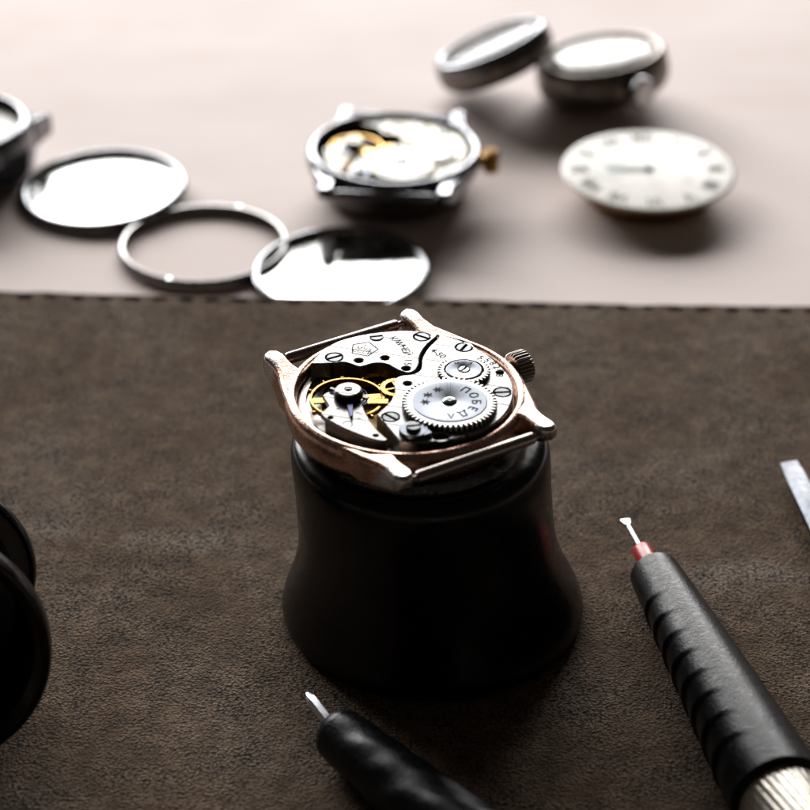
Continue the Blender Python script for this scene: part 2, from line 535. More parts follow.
def case_ring():
    mb = MB()
    p = [(1.27, zz(2.95)), (1.285, zz(3.20)), (1.30, zz(3.235)), (1.325, zz(3.25)), (1.36, zz(3.245)), (1.395, zz(3.225)), (1.42, zz(3.185)),
         (1.43, zz(3.12)), (1.425, zz(3.02)), (1.40, zz(2.92)), (1.35, zz(2.83)), (1.28, zz(2.765)), (1.1, zz(2.73)), (1.1, zz(2.90))]
    mb.lathe(p, 144, closed=True)
    return mb
def lug_mb(su, sv):
    pl = [(1.375, .30), (1.335, .62), (1.25, .92), (1.17, 1.12), (1.12, 1.30), (1.105, 1.46), (1.07, 1.57), (.96, 1.61), (.86, 1.57),
          (.825, 1.46), (.835, 1.30), (.83, 1.18), (.80, 1.065), (1.0, .87), (1.16, .63), (1.275, .32)]
    top = []; bot = []
    mb = MB()
    for i, (u, v) in enumerate(pl):
        d = max(0, v - 1.0)
        zt = zz(3.235) + .12 * d - .07 * d * d
        zb = zz(2.84) + .44 * d
        if i < 5 or i > 13:
            zb += (.08, .07, .06, .05, .03)[i] if i < 5 else .05
        inb = (.13, .10, .05, .02)[i] if i < 4 else .13 if i > 11 else 0
        cut = (.02, .05, .075, .08, .06, .03, .02)[i] if i < 7 else 0
        top.append((*UV(su * (u - cut), sv * v), zt)); bot.append((*UV(su * (u - inb), sv * v), zb))
    n = len(pl)
    fs = [tuple(range(n)), tuple(range(2 * n - 1, n - 1, -1))]
    for k in range(n):
        fs.append((k, (k + 1) % n, n + (k + 1) % n, n + k))
    mb.add(top + bot, fs)
    return mb
case = case_ring().build('case', M_case, watch, 50)
for su, sv in ((1, 1), (-1, 1), (1, -1), (-1, -1)):
    lug_mb(su, sv).build('lug', M_case, watch, 50, bevel=(.058, 4, 50))
for sv in (1, -1):
    mb = MB()
    a = Vector((*UV(-.86, sv * 1.49), zz(3.15))); b = Vector((*UV(.86, sv * 1.49), zz(3.15)))
    q = lambda t: a.lerp(b, t)
    mb.tube([q(0), q(.045), q(.046), q(.06), q(.94), q(.954), q(.955), q(1)], [.036, .036, .06, .074, .074, .06, .036, .036], 20)
    mb.build('spring_bar', M_bar, watch, 40)
# crown
def crown_mb(n=26):
    mb = MB()
    prof = [(0, 0), (.12, 0), (.12, .05), (.185, .06), (.205, .085), (.205, .25), (.185, .28), (.14, .295), (0, .30)]
    def rf(r, z, a, j):
        return r * (1 - .10 * (0.5 - 0.5 * cos(a * n)) ** 1.5) if 3 <= j <= 6 else r
    M = Matrix.Translation(Vector((*UV(1.43, 0), zz(3.05)))) @ Matrix.Rotation(CA, 4, 'Z') @ Matrix.Rotation(pi / 2, 4, 'Y')
    mb.lathe(prof, n * 6, M, rfun=rf)
    return mb
crown = crown_mb().build('crown', M_crownb, watch, 40)

# ---- movement
mb = MB()
mb.lathe([(0, zz(3.0)), (.98, zz(3.0)), (.99, zz(3.04)), (1.165, zz(3.05)), (1.175, zz(3.10)), (1.235, zz(3.10)), (1.25, zz(3.085)), (1.25, zz(2.9)), (0, zz(2.9))], 128)
mb.build('main_plate', M_brass, watch, 30)
mb = MB()
mb.lathe([(1.00, zz(3.06)), (1.00, zz(3.078)), (1.175, zz(3.08)), (1.18, zz(3.118)), (1.245, zz(3.118)), (1.262, zz(3.10)), (1.262, zz(3.06))], 128)
mb.build('plate_flange', M_plain, watch, 30)

SCR = []   # (pixel, radius, slot angle) of the screws on each bridge
def screw_mb(r, h=.05, ang=0.0, w=.16):
    mb = MB()
    mb.lathe([(0, -.03), (r, -.03), (r, h - .03), (0, h - .03)], 28)
    for s in (1, -1):
        a0 = np.arcsin(w); arc = [a0 + (pi - 2 * a0) * k / 14 for k in range(15)]
        pts = [(r * cos(a) * .995, s * r * sin(a) * .995) for a in arc]
        mb.plate(pts, h - .035, h, bev=.006)
    o = mb
    ca, sa = cos(ang), sin(ang)
    o.v = [(x * ca - y * sa, x * sa + y * ca, z) for x, y, z in o.v]
    return o
def add_screw(parent, uv, r, z, ang):
    p = L(*uv, z)
    o = screw_mb(r, .05, ang).build('screw', M_screw, parent, 30)
    o.location = (p[0], p[1], zz(z) - .05)
    return o
def add_jewel(parent, uv, r, z):
    p = L(*uv, z)
    mb = MB()
    mb.lathe([(r * 1.15, -.05), (r * 1.15, -.012), (r, -.008), (r * .8, -.02), (r * .42, -.05), (r * .30, -.06), (0, -.06)], 24)
    o = mb.build('jewel', M_ruby, parent, 40)
    o.location = (p[0], p[1], zz(z))
    return o

ZB0, ZB1 = zz(3.11), zz(ZT)
# train bridge
tr = [[(310.4, 363.5), (316, 356.5), (323.7, 349.6), (332, 344), (341.5, 339.8), (355, 336.2), (368, 333.6), (385.7, 331.6), (401.7, 330.5), (420, 331.2), (437.3, 333.8)],
      [(437.3, 333.8), (437.0, 336.0)],
      [(437.0, 336.0), (428, 343.5), (422, 351), (419, 358), (418.6, 364), (415.5, 369.6), (409, 372.6), (400.5, 370.8), (394, 367.6), (388, 364.4),
       (380.7, 362.8), (372, 363.4), (364.7, 365.6), (358.5, 366.3), (351, 363.8), (345, 362.2), (339.5, 362), (329.6, 363.2), (310.4, 363.5)]]
tr_l = spline([[L(*p) for p in ch] for ch in tr])
t_screws = [((334.3, 357.2), .093, .5), ((422, 336.6), .092, -.55)]
t_jewels = [(358.8, 360.4), (385, 357.8), (406.2, 368.4)]
mb = MB()
mb.plate(tr_l, ZB0, ZB1, [circle(L(*p), r + .012) for p, r, a in t_screws] + [circle(L(*p), .053, 20) for p in t_jewels])
train = mb.build('train_bridge', M_plate, watch, 25)
for p, r, a in t_screws: add_screw(train, p, r, ZT, a)
for p in t_jewels: add_jewel(train, p, .047, ZT)
# case clamp screw biting over the rear edge of the bridge
o = add_screw(watch, (376.5, 336.2), .085, ZT + .012, .2); o.name = 'case_screw'
# engraving: factory pentagon and the words along the bridge
mb = MB()
pc = L(364, 349); pr = .17
def stroke(mb, a, b, w, z):
    a = Vector(a); b = Vector(b); d = (b - a).normalized(); n = Vector((-d.y, d.x)) * w / 2
    mb.add([(*(a + n), z), (*(b + n), z), (*(b - n), z), (*(a - n), z)], [(0, 1, 2, 3)])
pv = [(pc[0] + pr * cos(radians(90 + 72 * k - 20)), pc[1] + pr * sin(radians(90 + 72 * k - 20))) for k in range(5)]
for k in range(5): stroke(mb, pv[k], pv[(k + 1) % 5], .014, ZB1 + .002)
za = -radians(20)
for i, s in enumerate(('1-', 'МЧЗ', 'СССР')):
    off = (.075 - i * .075)
    add_text(mb, s, (pc[0] - sin(za) * off, pc[1] + cos(za) * off, ZB1 + .002), .085, za)
wa = L(393, 338.5); wb = L(407.5, 364)
ang = atan2(wb[1] - wa[1], wb[0] - wa[0])
n = len('КАМНЕЙ 15')
for i, ch in enumerate('КАМНЕЙ 15'):
    f = i / (n - 1)
    if ch != ' ':
        sag = .06 * (4 * f * (1 - f))
        add_text(mb, ch, (wa[0] + (wb[0] - wa[0]) * f + sag * -sin(ang), wa[1] + (wb[1] - wa[1]) * f + sag * cos(ang), ZB1 + .002), .125, ang + (.5 - f) * .5)
mb.build('engraving', M_ink, train)

# barrel bridge
ba = [[(439.6, 334.4), (452, 337.6), (465, 342.5), (480, 350), (492, 358.5), (504, 369.5), (511, 380), (513.4, 391), (511, 403), (505, 413.5), (495.5, 422.5), (482, 430), (465, 436), (449, 439.6), (431, 441.6)],
      [(431, 441.6), (415, 442.2), (399.5, 440.6)],
      [(399.5, 440.6), (376.8, 414.6)],
      [(376.8, 414.6), (382, 409.5), (387, 405), (391.5, 399.5), (394.8, 392.5), (394.6, 386.5), (393.6, 381.5), (396.5, 377.4), (402.5, 375.2), (409.5, 374.6), (416.5, 372.6), (420.8, 368.8), (422, 364), (422.2, 358.5), (425.5, 351.5), (431, 344.5), (439.4, 337.2)],
      [(439.4, 337.2), (439.6, 334.4)]]
ba_l = spline([[L(*p) for p in ch] for ch in ba])
b_screws = [((464, 347.2), .092, 1.1), ((502.3, 392.2), .092, .1), ((390.7, 416.8), .092, -.75)]
mb = MB()
mb.plate(ba_l, ZB0, ZB1, [circle(L(*p), r + .012) for p, r, a in b_screws] + [circle(L(407.6, 383.4), .05, 20), circle(L(500, 372.3), .045, 20), circle(L(440.8, 436.6), .088, 24)])
barrel = mb.build('barrel_bridge', M_plate, watch, 25)
for p, r, a in b_screws: add_screw(barrel, p, r, ZT, a)
add_jewel(barrel, (407.6, 383.4), .043, ZT)
o = screw_mb(.08, .05, .6).build('screw', M_screw, barrel, 30); p = L(440.8, 436.6); o.location = (p[0], p[1], zz(3.06))
mb = MB()
cw = px(464, 370, 3.35) - W0
add_text(mb, '4-50', (*L(438, 353.5), ZB1 + .002), .13, radians(-52))
arc_text(mb, '558218', (cw.x, cw.y), .415, ZB1 + .002, .125, radians(60), -radians(13))
mb.build('engraving', M_ink, barrel)

# ratchet and crown wheels
def gear(c, rt, rr_, n, z0, z1, name, parent):
    """toothed ring; its own origin at the hub"""
    mb = MB()
    out = []
    for k in range(n):
        for f, r in ((0.0, rr_), (.22, rr_), (.42, rt), (.62, rt), (.85, rr_)):
            a = 2 * pi * (k + f) / n
            out.append((r * cos(a), r * sin(a)))
    # bevelled teeth: top outline pulled in
    m = len(out); vs = []; fs = []
    rin = rr_ * .875
    zt = z1
    for (x, y) in out: vs.append((x, y, z0))
    for (x, y) in out: vs.append((x, y, zt - .02))
    for (x, y) in out: vs.append((x * .985, y * .985, zt))
    for k in range(m):
        a = 2 * pi * (k / m)
        x, y = out[k]; h = hypot(x, y)
        vs.append((x / h * rin, y / h * rin, zt))
    for k in range(m):
        k2 = (k + 1) % m
        for l in range(3):
            fs.append((l * m + k, l * m + k2, (l + 1) * m + k2, (l + 1) * m + k))
    fs.append(tuple(range(m)))
    mb.add(vs, fs)
    o = mb.build(name, M_plain, parent, 25)
    o.location = (c.x, c.y, 0)
    return o
ZW0, ZW1 = zz(3.312), zz(3.372)
rc = px(449.6, 401.6, 3.372) - W0
rat = gear(rc, .548, .495, 54, ZW0, ZW1, 'ratchet_wheel', watch)
mb = MB(); mb.lathe([(.085, ZW1 - .012), (.085, ZW1 + .004), (.10, ZW1 + .008), (.425, ZW1 + .008), (.436, ZW1 + .002), (.44, ZW1 - .01)], 128)
mb.build('wheel_face', M_sun, rat, 25)
mb = MB(); mb.lathe([(.078, ZW1 - .01), (.078, ZW1 + .018), (.06, ZW1 + .032), (.03, ZW1 + .036), (.026, ZW1 + .026), (0, ZW1 + .022)], 32)
mb.build('arbor', M_steel, rat, 40)
mb = MB()
arc_text(mb, 'ПОБЕДА', (0, 0), .30, ZW1 + .011, .15, radians(52), -radians(28))
for a in (118, 152, 184):
    for b in (0, 60, 120):
        c = Vector((.28 * cos(radians(a)), .28 * sin(radians(a)))); d = Vector((cos(radians(a + b)), sin(radians(a + b)))) * .055
        stroke(mb, c - d, c + d, .016, ZW1 + .011 + b * 1e-5)
mb.build('engraving', M_inkg, rat)

cwh = gear(cw, .312, .272, 34, ZW0, ZW1 - .015, 'crown_wheel', watch)
mb = MB(); Z = ZW1 - .015
mb.lathe([(.07, Z - .02), (.075, Z + .0), (.09, Z + .006), (.205, Z + .006), (.214, Z), (.218, Z - .012)], 96)
mb.build('wheel_face', M_sun, cwh, 25)
o = screw_mb(.066, .04, 1.0).build('screw', M_steel, cwh, 30); o.location = (0, 0, Z - .03)
mb = MB()
arc_text(mb, 'ЧЗ', (0, 0), .145, Z + .009, .085, radians(120), -radians(60))
mb.build('engraving', M_inkg, cwh)

# click with its screw
kc = px(413.5, 429.3, 3.34) - W0
mb = MB()
pts = circle((0, 0), .165, 36)
mb.plate(pts, 0, .045, bev=.01)
q1 = Vector(L(424, 436, 3.34)) - Vector((kc.x, kc.y)); q2 = Vector(L(432.5, 433, 3.34)) - Vector((kc.x, kc.y)); q3 = Vector(L(428.5, 428.8, 3.34)) - Vector((kc.x, kc.y)); q4 = Vector(L(422, 431, 3.34)) - Vector((kc.x, kc.y))
mb.plate([tuple(q1), tuple(q2), tuple(q3), tuple(q4)], .004, .041, bev=.008)
ck = mb.build('click', M_sun, watch, 25); ck.location = (kc.x, kc.y, zz(3.305))
o = screw_mb(.085, .05, .2).build('screw', M_screw, ck, 30); o.location = (0, 0, .035)

# balance wheel
bc = px(347.2, 399.6, 3.20) - W0
mb = MB()
mb.lathe([(.407, -.03), (.407, .028), (.411, .032), (.434, .032), (.438, .026), (.438, -.03)], 96, closed=True)
mb.add([(-.40, -.04, -.01), (.40, -.04, -.01), (.40, .04, -.01), (-.40, .04, -.01), (-.40, -.05, .018), (.40, -.05, .018), (.40, .05, .018), (-.40, .05, .018)],
       [(0, 1, 2, 3), (4, 5, 6, 7), (0, 1, 5, 4), (1, 2, 6, 5), (2, 3, 7, 6), (3, 0, 4, 7)])
bal = mb.build('balance_wheel', M_gold, watch, 30)
bal.location = (bc.x, bc.y, zz(3.20)); bal.rotation_euler = (0, 0, radians(8))
k = 0
for a in range(0, 360, 30):
    if a % 180 == 0: continue
    if k == 0:
        mb = MB(); mb.lathe([(0, -.0), (.014, 0), (.014, .02), (.024, .022), (.026, .05), (.02, .056), (0, .056)], 12, Matrix.Translation((.435, 0, 0)) @ Matrix.Rotation(pi / 2, 4, 'Y'))
        o = mb.build('timing_screw', M_gold, bal, 40); first = o
    else:
        o = first.copy(); COL.objects.link(o)
    k += 1
    o.rotation_euler = (0, 0, radians(a))
# hairspring
mb = MB(); pts = []
for i in range(240):
    a = i * 2 * pi / 40; r = .06 + .022 * a / (2 * pi) * 1.0 * 1.6
    pts.append((r * cos(a), r * sin(a), .045))
mb.tube(pts, .005, 5); mb.build('hairspring', M_blue, bal, 60)

# balance cock over it
co = [[(322.3, 395.2), (328.5, 391.8), (337, 391.5), (349, 391.5), (360.6, 397.5)],
      [(360.6, 397.5), (361.6, 403), (363.6, 408.5), (367.5, 416.5), (373, 425), (379.5, 432.6), (387.8, 439.2)],
      [(387.8, 439.2), (384.5, 441)],
      [(384.5, 441), (377, 439.8), (369, 437.8), (354, 432.2), (339, 425.6), (324.6, 417.4)],
      [(324.6, 417.4), (320.4, 413.8)],
      [(320.4, 413.8), (325.4, 409.4), (329, 405.6)],
      [(329, 405.6), (322.3, 395.2)]]
co_l = spline([[L(*p) for p in ch] for ch in co])
mb = MB()
ch_ = [circle(L(330.4, 417.6), .03, 14), circle(L(375.8, 435.4), .03, 14)]
mb.plate(co_l, zz(3.245), ZB1, ch_, bev=.010)
foot = [(327, 417), (324.8, 417.6), (339, 425.8), (354, 432.4), (369, 438), (377, 440), (384.3, 441.1), (387.4, 439.3), (379.4, 432.8), (372, 431), (354, 425.2), (338, 420)]
mb.plate([L(*p) for p in foot], zz(3.04), zz(3.246), bev=.004)
cock = mb.build('balance_cock', M_plate, watch, 25)
jc = px(348.4, 389.2, 3.39) - W0
mb = MB(); mb.lathe([(0, .0), (.165, .0), (.172, .015), (.172, .055), (.155, .07), (0, .07)], 48)
o = mb.build('regulator_ring', M_dark, cock, 30); o.location = (jc.x, jc.y, ZB1 + .001)
mb = MB(); mb.lathe([(.045, 0), (.045, .085), (.052, .09), (.138, .09), (.15, .082), (.152, .06), (.152, 0)], 48)
o = mb.build('cap_plate', M_plate, cock, 30); o.location = (jc.x, jc.y, ZB1 + .004)
mb = MB(); mb.lathe([(.05, 0.06), (.046, .082), (.03, .094), (0, .098)], 24)
o = mb.build('jewel', M_ruby, cock, 40); o.location = (jc.x, jc.y, ZB1 + .0)
ra = Vector((jc.x, jc.y)); rb = Vector(L(351.6, 416.2, 3.33))
d = (rb - ra).normalized(); nn = Vector((-d.y, d.x))
mb = MB()
mb.plate([tuple(ra + d * .15 + nn * .045), tuple(ra + d * .15 - nn * .045), tuple(rb - nn * .014), tuple(rb + nn * .014)], ZB1 + .012, ZB1 + .035, bev=.005)
mb.build('regulator', M_blue, cock, 20)
# two short stud arms of the regulator
mb = MB()
for sx in (1, -1):
    mb = MB()
    d2 = Vector((sx * .86, .5 if sx < 0 else -.35)).normalized(); n2 = Vector((-d2.y, d2.x)) * .022
    a = ra + d2 * .15; b = ra + d2 * .25
    mb.plate([tuple(a + n2), tuple(a - n2), tuple(b - n2), tuple(b + n2)], ZB1 + .012, ZB1 + .035, bev=.005)
    mb.build('index_arm', M_screw, cock, 20)
mb = MB()
sc_ = L(347.5, 424.5)
for k in range(15):
    a0, a1 = radians(-60 + k * 16), radians(-60 + (k + 1) * 16)
    stroke(mb, (sc_[0] + .055 * cos(a0), sc_[1] + .07 * sin(a0)), (sc_[0] + .055 * cos(a1), sc_[1] + .07 * sin(a1)), .010, ZB1 + .002)
for (u, v) in ((338, 409), (341, 407), (357.5, 413), (361, 414), (340, 401), (359, 418.5)):
    p = L(u, v); stroke(mb, (p[0] - .022, p[1]), (p[0] + .022, p[1] + .006), .009, ZB1 + .002)
mb.build('engraving', M_ink, cock)

# gilt train wheels glimpsed in the well between the bridges
def train_wheel(c, r, z, spokes, n):
    mb = MB()
    mb.lathe([(r * .74, -.02), (r * .74, .02), (r, .02), (r, -.02)], n * 4, closed=True, rfun=lambda q, z_, a, j: q * (1.0 + (.06 * (cos(a * n) > 0) if j >= 2 else 0)))
    for k in range(spokes):
        a = k * 2 * pi / spokes + .35
        d = Vector((cos(a), sin(a))); nn = Vector((-d.y, d.x)) * r * .09
        A, B = d * r * .05, d * r * .78
        mb.plate([tuple(A + nn), tuple(A - nn), tuple(B - nn), tuple(B + nn)], -.014, .016, bev=.003)
    mb.lathe([(0, -.05), (r * .2, -.05), (r * .2, .06), (0, .06)], 20)
    o = mb.build('train_wheel', M_gold, watch, 30)
    o.location = (c.x, c.y, zz(z))
train_wheel(px(397, 388.5, 3.235) - W0, .19, 3.235, 4, 40)
train_wheel(px(368, 375, 3.06) - W0, .24, 3.06, 4, 48)
mb = MB(); p = px(378, 404.5, 3.2) - W0
mb.add([(-.12, -.06, 0), (.12, -.06, 0), (.12, .05, 0), (-.12, .05, 0), (-.12, -.06, .05), (.12, -.06, .05), (.12, .05, .05), (-.12, .05, .05)],
       [(0, 1, 2, 3), (4, 5, 6, 7), (0, 1, 5, 4), (1, 2, 6, 5), (2, 3, 7, 6), (3, 0, 4, 7)])
o = mb.build('lever_block', M_gold, watch, 30, bevel=(.012, 2)); o.location = (p.x, p.y, zz(3.2))

# ------------------------------------------------------------------ second opened watch, chrome case, gilt crown
def reslot(o, m):
    if o.type == 'MESH':
        o.material_slots[0].link = 'OBJECT'
        o.material_slots[0].material = m
w2 = copy_tree(watch)
SC2 = 1.03
w2.scale = (SC2,) * 3
p = px(394, 145, TZ + .9)
w2.location = (p.x, p.y, TZ + .33)
w2.rotation_euler = (0, 0, radians(-37))
tag(w2, 'opened silver cased watch with a gold crown, behind the mat', 'watch', 'watches')
for ch in w2.children:
    n = ch.name.split('.')[0]
    if n in ('case', 'lug', 'spring_bar'): reslot(ch, M_chrome)
    if n == 'crown': reslot(ch, M_gold)
    if n not in ('case', 'lug', 'spring_bar', 'crown'): ch.location.z -= .13
    if n in ('lug', 'spring_bar'): ch.location.z -= .065
M_plate2 = plate_metal('toned_plate', (.17, .160, .135), .34)
M_plain2 = plate_metal('toned_plate_plain', (.22, .205, .175), .36, False)
def tone_down(o):
    if o.type == 'MESH' and o.data.materials[0] in (M_plate, M_plain):
        reslot(o, M_plate2 if o.data.materials[0] is M_plate else M_plain2)
    for c in o.children: tone_down(c)
tone_down(w2)
mb = MB(); mb.lathe([(0, -.30), (.95, -.30), (1.12, -.26), (1.22, -.16), (1.27, -.02), (1.29, .06), (1.26, .09), (1.1, .09)], 96)
mb.build('case_back', M_oldside, w2, 50)

# ------------------------------------------------------------------ closed watches
def closed_watch(label, loc, rot, s, side, lugs=True, rim=M_chrome, crown_ang=0.0, crown_m=M_chrome, hands=True, dial_m=None, tall=1.0, bowl=False, cs=1.0, lz=0.0):
    r = empty('wrist_watch', loc, rot, label, 'watch', 'watches')
    mb = MB()
    mb.lathe([(0, 0), (1.0, 0), (1.2, .04), (1.31, .12), (1.36, .24), (1.36, .42), (1.33, .50), (1.28, .52), (0, .50)], 96)
    mb.build('case', side, r, 40)
    mb = MB()
    mb.lathe([(1.335, .50), (1.33, .56), (1.27, .62), (1.21, .645), (1.165, .635), (1.13, .58), (1.11, .52), (1.06, .50)], 96)
    mb.build('bezel', rim, r, 50)
    mb = MB(); mb.lathe([(1.07, .525), (1.07, .535), (0, .535)] if not bowl else [(1.09, .55), (1.06, .60), (.98, .635), (.8, .66), (.5, .68), (.25, .69), (0, .692)], 96)
    dl = mb.build('dial', dial_m or M_cream, r, 40)
    mb = MB()
    for k in range(12):
        a = k * pi / 6
        stroke(mb, (.82 * cos(a), .82 * sin(a)), (.97 * cos(a), .97 * sin(a)), .035, .538)
    if hands: mb.build('hour_track', M_print, dl)
    mb = MB()
    mb.plate([(-.12, -.03), (.55, -.012), (.55, .012), (-.12, .03)], .55, .56, bev=.003)
    if hands: mb.build('hour_hand', M_dark, r)
    mb = MB()
    mb.plate([(-.03, -.14), (-.01, .82), (.01, .82), (.03, -.14)], .566, .576, bev=.003)
    mb.lathe([(0, .548), (.06, .548), (.06, .585), (0, .59)], 20)
    if hands: mb.build('minute_hand', M_dark, r)
    if lugs:
        for su in (1, -1):
            for sv in (1, -1):
                mb = MB()
                pl = [(.70, 1.0), (.72, 1.2), (.78, 1.48), (.84, 1.54), (.95, 1.52), (1.0, 1.44), (1.06, 1.1), (1.12, .8), (.9, .7)]
                n = len(pl)
                top = [(su * u, sv * v, .44 + lz - .22 * max(0, v - .9)) for u, v in pl]; bot = [(su * u, sv * v, .10 + lz - .06 * max(0, v - .9)) for u, v in pl]
                mb.add(top + bot, [tuple(range(n)), tuple(range(2 * n - 1, n - 1, -1))] + [(k, (k + 1) % n, n + (k + 1) % n, n + k) for k in range(n)])
                mb.build('lug', side, r, 50, bevel=(.05, 3, 50))
    mb = MB()
    mb.lathe([(0, 0), (.09, 0), (.09, .06), (.17, .07), (.19, .10), (.19, .24), (.16, .28), (0, .29)], 24 * 4,
             Matrix.Rotation(crown_ang, 4, 'Z') @ Matrix.Translation((1.33, 0, .30)) @ Matrix.Rotation(pi / 2, 4, 'Y') @ Matrix.Scale(cs, 4),
             rfun=lambda q, z, a, j: q * (1 - .09 * (0.5 - 0.5 * cos(a * 24))) if 3 <= j <= 6 else q)
    mb.build('crown', crown_m, r, 40)
    r.scale = (s, s, s * tall)
    return r

p = px(-50, 130, TZ + .85)
closed_watch('silver watch with wide polished bezel, cut off by the left edge of the photo', (p.x, p.y, TZ), (0, 0, radians(-25)), 1.05, M_chrome, True, M_chrome, radians(200), tall=1.5, lz=.14)
p = px(606, 64, TZ + .72)
closed_watch('tarnished round watch with a plain pale face and silver crown facing the viewer', (p.x, p.y, TZ + .18), (radians(-5), radians(-8), radians(8)), .90, M_oldside, False, M_oldside, radians(-72), M_steel, hands=False, dial_m=M_paled, bowl=True, tall=1.3, cs=1.35)
p = px(501, 49, TZ + .95)
closed_watch('small tarnished watch tilted with its right side propped high', (p.x, p.y, TZ + .52), (radians(-11), radians(-21), radians(10)), .82, M_oldside, False, M_chrome, radians(60), hands=False, dial_m=M_dome, tall=1.15, bowl=True)

# ------------------------------------------------------------------ case backs and movement ring
def case_back(label, loc, rot, s):
    mb = MB()
    mb.lathe([(1.30, 0), (1.335, .02), (1.345, .07), (1.33, .115), (1.29, .15), (1.235, .15), (1.215, .13), (1.205, .06)], 128)
    r = empty('case_back', loc, rot, label, 'case back', 'case backs')
    mb.build('rim', M_chrome, r, 60)
    mb = MB()
    mb.lathe([(1.21, .062), (1.17, .055), (1.0, .045), (.7, .036), (.4, .031), (0, .03)], 128)
    mb.lathe([(1.30, .0), (0, .0)], 64)
    mb.build('mirror_face', M_mirror, r, 60)
    r.scale = (s,) * 3
    return r
p = px(103.5, 191, TZ + .1)
case_back('polished case back lying below the cut off watch, left of the thin ring', (p.x, p.y, TZ + .05), (radians(1.5), radians(-2.2), 0), 1.06)
p = px(341, 273, TZ + .1)
case_back('polished case back touching the mat edge below the gold crowned watch', (p.x, p.y, TZ + .04), (radians(1.0), radians(-1.5), 0), 1.06)
p = px(204, 245, TZ + .1)
mb = MB()
rg = empty('movement_ring', (p.x, p.y, TZ + .004), (0, 0, 0), 'thin steel ring lying flat between the two polished case backs', 'ring')
mb.lathe([(1.18, 0), (1.18, .15), (1.19, .16), (1.225, .16), (1.262, .13), (1.275, .07), (1.27, 0)], 128, closed=True)
mb.build('band', scratched(mat('grey_steel', (.27, .265, .26), 1, .3), .3, .08), rg, 40)
rg.scale = (1.09, 1.09, 1.0)
for a in (68, 250):  # small bright discs added for the highlights on the ring's top
    mb = MB()
    mb.lathe([(.0, .0), (.035, 0), (.035, .02), (0, .022)], 20)
    o = mb.build('ring_glint', M_steel, rg, 30); o.location = (1.215 * cos(radians(a)), 1.215 * sin(radians(a)), .15)

# ------------------------------------------------------------------ loose dial on its movement
p = px(648, 171, TZ + .46)
dr = empty('watch_dial', (p.x, p.y, TZ), (radians(1.6), 0, 0), 'cream dial with radial numerals still fixed on a small movement', 'dial')
dr.scale = (1.07,) * 3
mb = MB(); mb.lathe([(0, .0), (.9, 0), (.98, .05), (1.0, .2), (1.12, .21), (1.14, .40), (1.1, .43), (0, .43)], 96)
mb.build('movement', M_brass, dr, 30)
mb = MB(); mb.lathe([(0, .432), (1.33, .432), (1.37, .44), (1.375, .455), (1.36, .468), (1.30, .474), (.05, .48), (.045, .44)], 128)
dl = mb.build('dial_plate', M_cream, dr, 40)
mb = MB()
rom = ['XII', 'I', 'II', 'III', 'IIII', 'V', 'VI', 'VII', 'VIII', 'IX', 'X', 'XI']
for k in range(12):
    a = radians(90 - 30 * k)
    add_text(mb, rom[k], (1.06 * cos(a), 1.06 * sin(a), .485), .36, a - pi / 2, .85)
for k in range(60):
    a = radians(6 * k)
    stroke(mb, (1.24 * cos(a), 1.24 * sin(a)), (1.285 * cos(a), 1.285 * sin(a)), .016, .4815)
mb.build('numerals', M_print, dl)
mb = MB(); mb.lathe([(.30, .4815), (0, .4815)], 40)
o = mb.build('subdial', M_sub, dl); o.location = (-.62, -.02, .0006)
mb = MB(); mb.plate([(-.66, -.018), (.1, -.03), (.1, .03), (-.66, .018)], .50, .512, bev=.003)
mb.lathe([(0, .47), (.055, .47), (.055, .525), (0, .53)], 20)
mb.build('hand', M_dark, dr, 30)

# ------------------------------------------------------------------ tools
def lathe_axis(mb, A, B, prof, n=64, rfun=None):
    """surface of revolution from A to B; prof = (radius, distance from A)"""
    d = (B - A).normalized()
    q = d.to_track_quat('Z', 'Y').to_matrix().to_4x4()
    mb.lathe(prof, n, Matrix.Translation(A) @ q, rfun=rfun)
def local(root_loc, P): return Vector(P) - Vector(root_loc)

# black handled driver with a red collar
B = px(641, 549, .33); C = px(790, 816, .56)
d = (C - B).normalized()
B0 = B
root = px(700, 680, 0)
sd = empty('screwdriver', root, (0, 0, 0), 'black handled screwdriver with red collar and silver knurled end', 'screwdriver', 'screwdrivers')
tip = B0 - d * 0.70
mb = MB()
dd = d; side = dd.cross(Vector((0, 0, 1))).normalized(); up = side.cross(dd).normalized()
mb.tube([tip + dd * .10, tip + dd * .16, B0 + dd * .05], [.036, .034, .036], 16)
w = .062; th = .012
q = [tip + side * w - up * th, tip - side * w - up * th, tip - side * w + up * th, tip + side * w + up * th]
q2 = [tip + dd * .13 + side * .036 - up * .03, tip + dd * .13 - side * .036 - up * .03, tip + dd * .13 - side * .036 + up * .03, tip + dd * .13 + side * .036 + up * .03]
mb.add(q + q2, [(0, 1, 2, 3), (7, 6, 5, 4), (0, 1, 5, 4), (1, 2, 6, 5), (2, 3, 7, 6), (3, 0, 4, 7)])
mb.v = [tuple(local(root, v)) for v in mb.v]
mb.build('blade', M_steel, sd, 30)
mb = MB()
lathe_axis(mb, B0, C, [(0, 0), (.10, 0), (.122, .02), (.128, .06), (.128, .60), (.0, .61)], 40)
mb.v = [tuple(local(root, v)) for v in mb.v]
mb.build('collar', M_red, sd, 40)
GL = 5.0
def rgrip(r, z, a, j):
    tt = min(1, max(0, (z - .95) / .4)) * min(1, max(0, (GL - .30 - z) / .2))
    flat = 0.5 - 0.5 * cos(a - ANG)           # no folds along the smooth seam
    ph_ = z / .42 + .7 * sin(a - ANG)
    f = ph_ - floor(ph_)
    saw = (f / .82 if f < .82 else (1 - f) / .18)
    return r * (1 + .08 * tt * min(1, max(0, flat - .10) * 2.2) * (saw - .7))
ANG = 0
prof = [(0.0, .47), (.2, .47), (.262, .49), (.29, .53)]
nz_ = 220
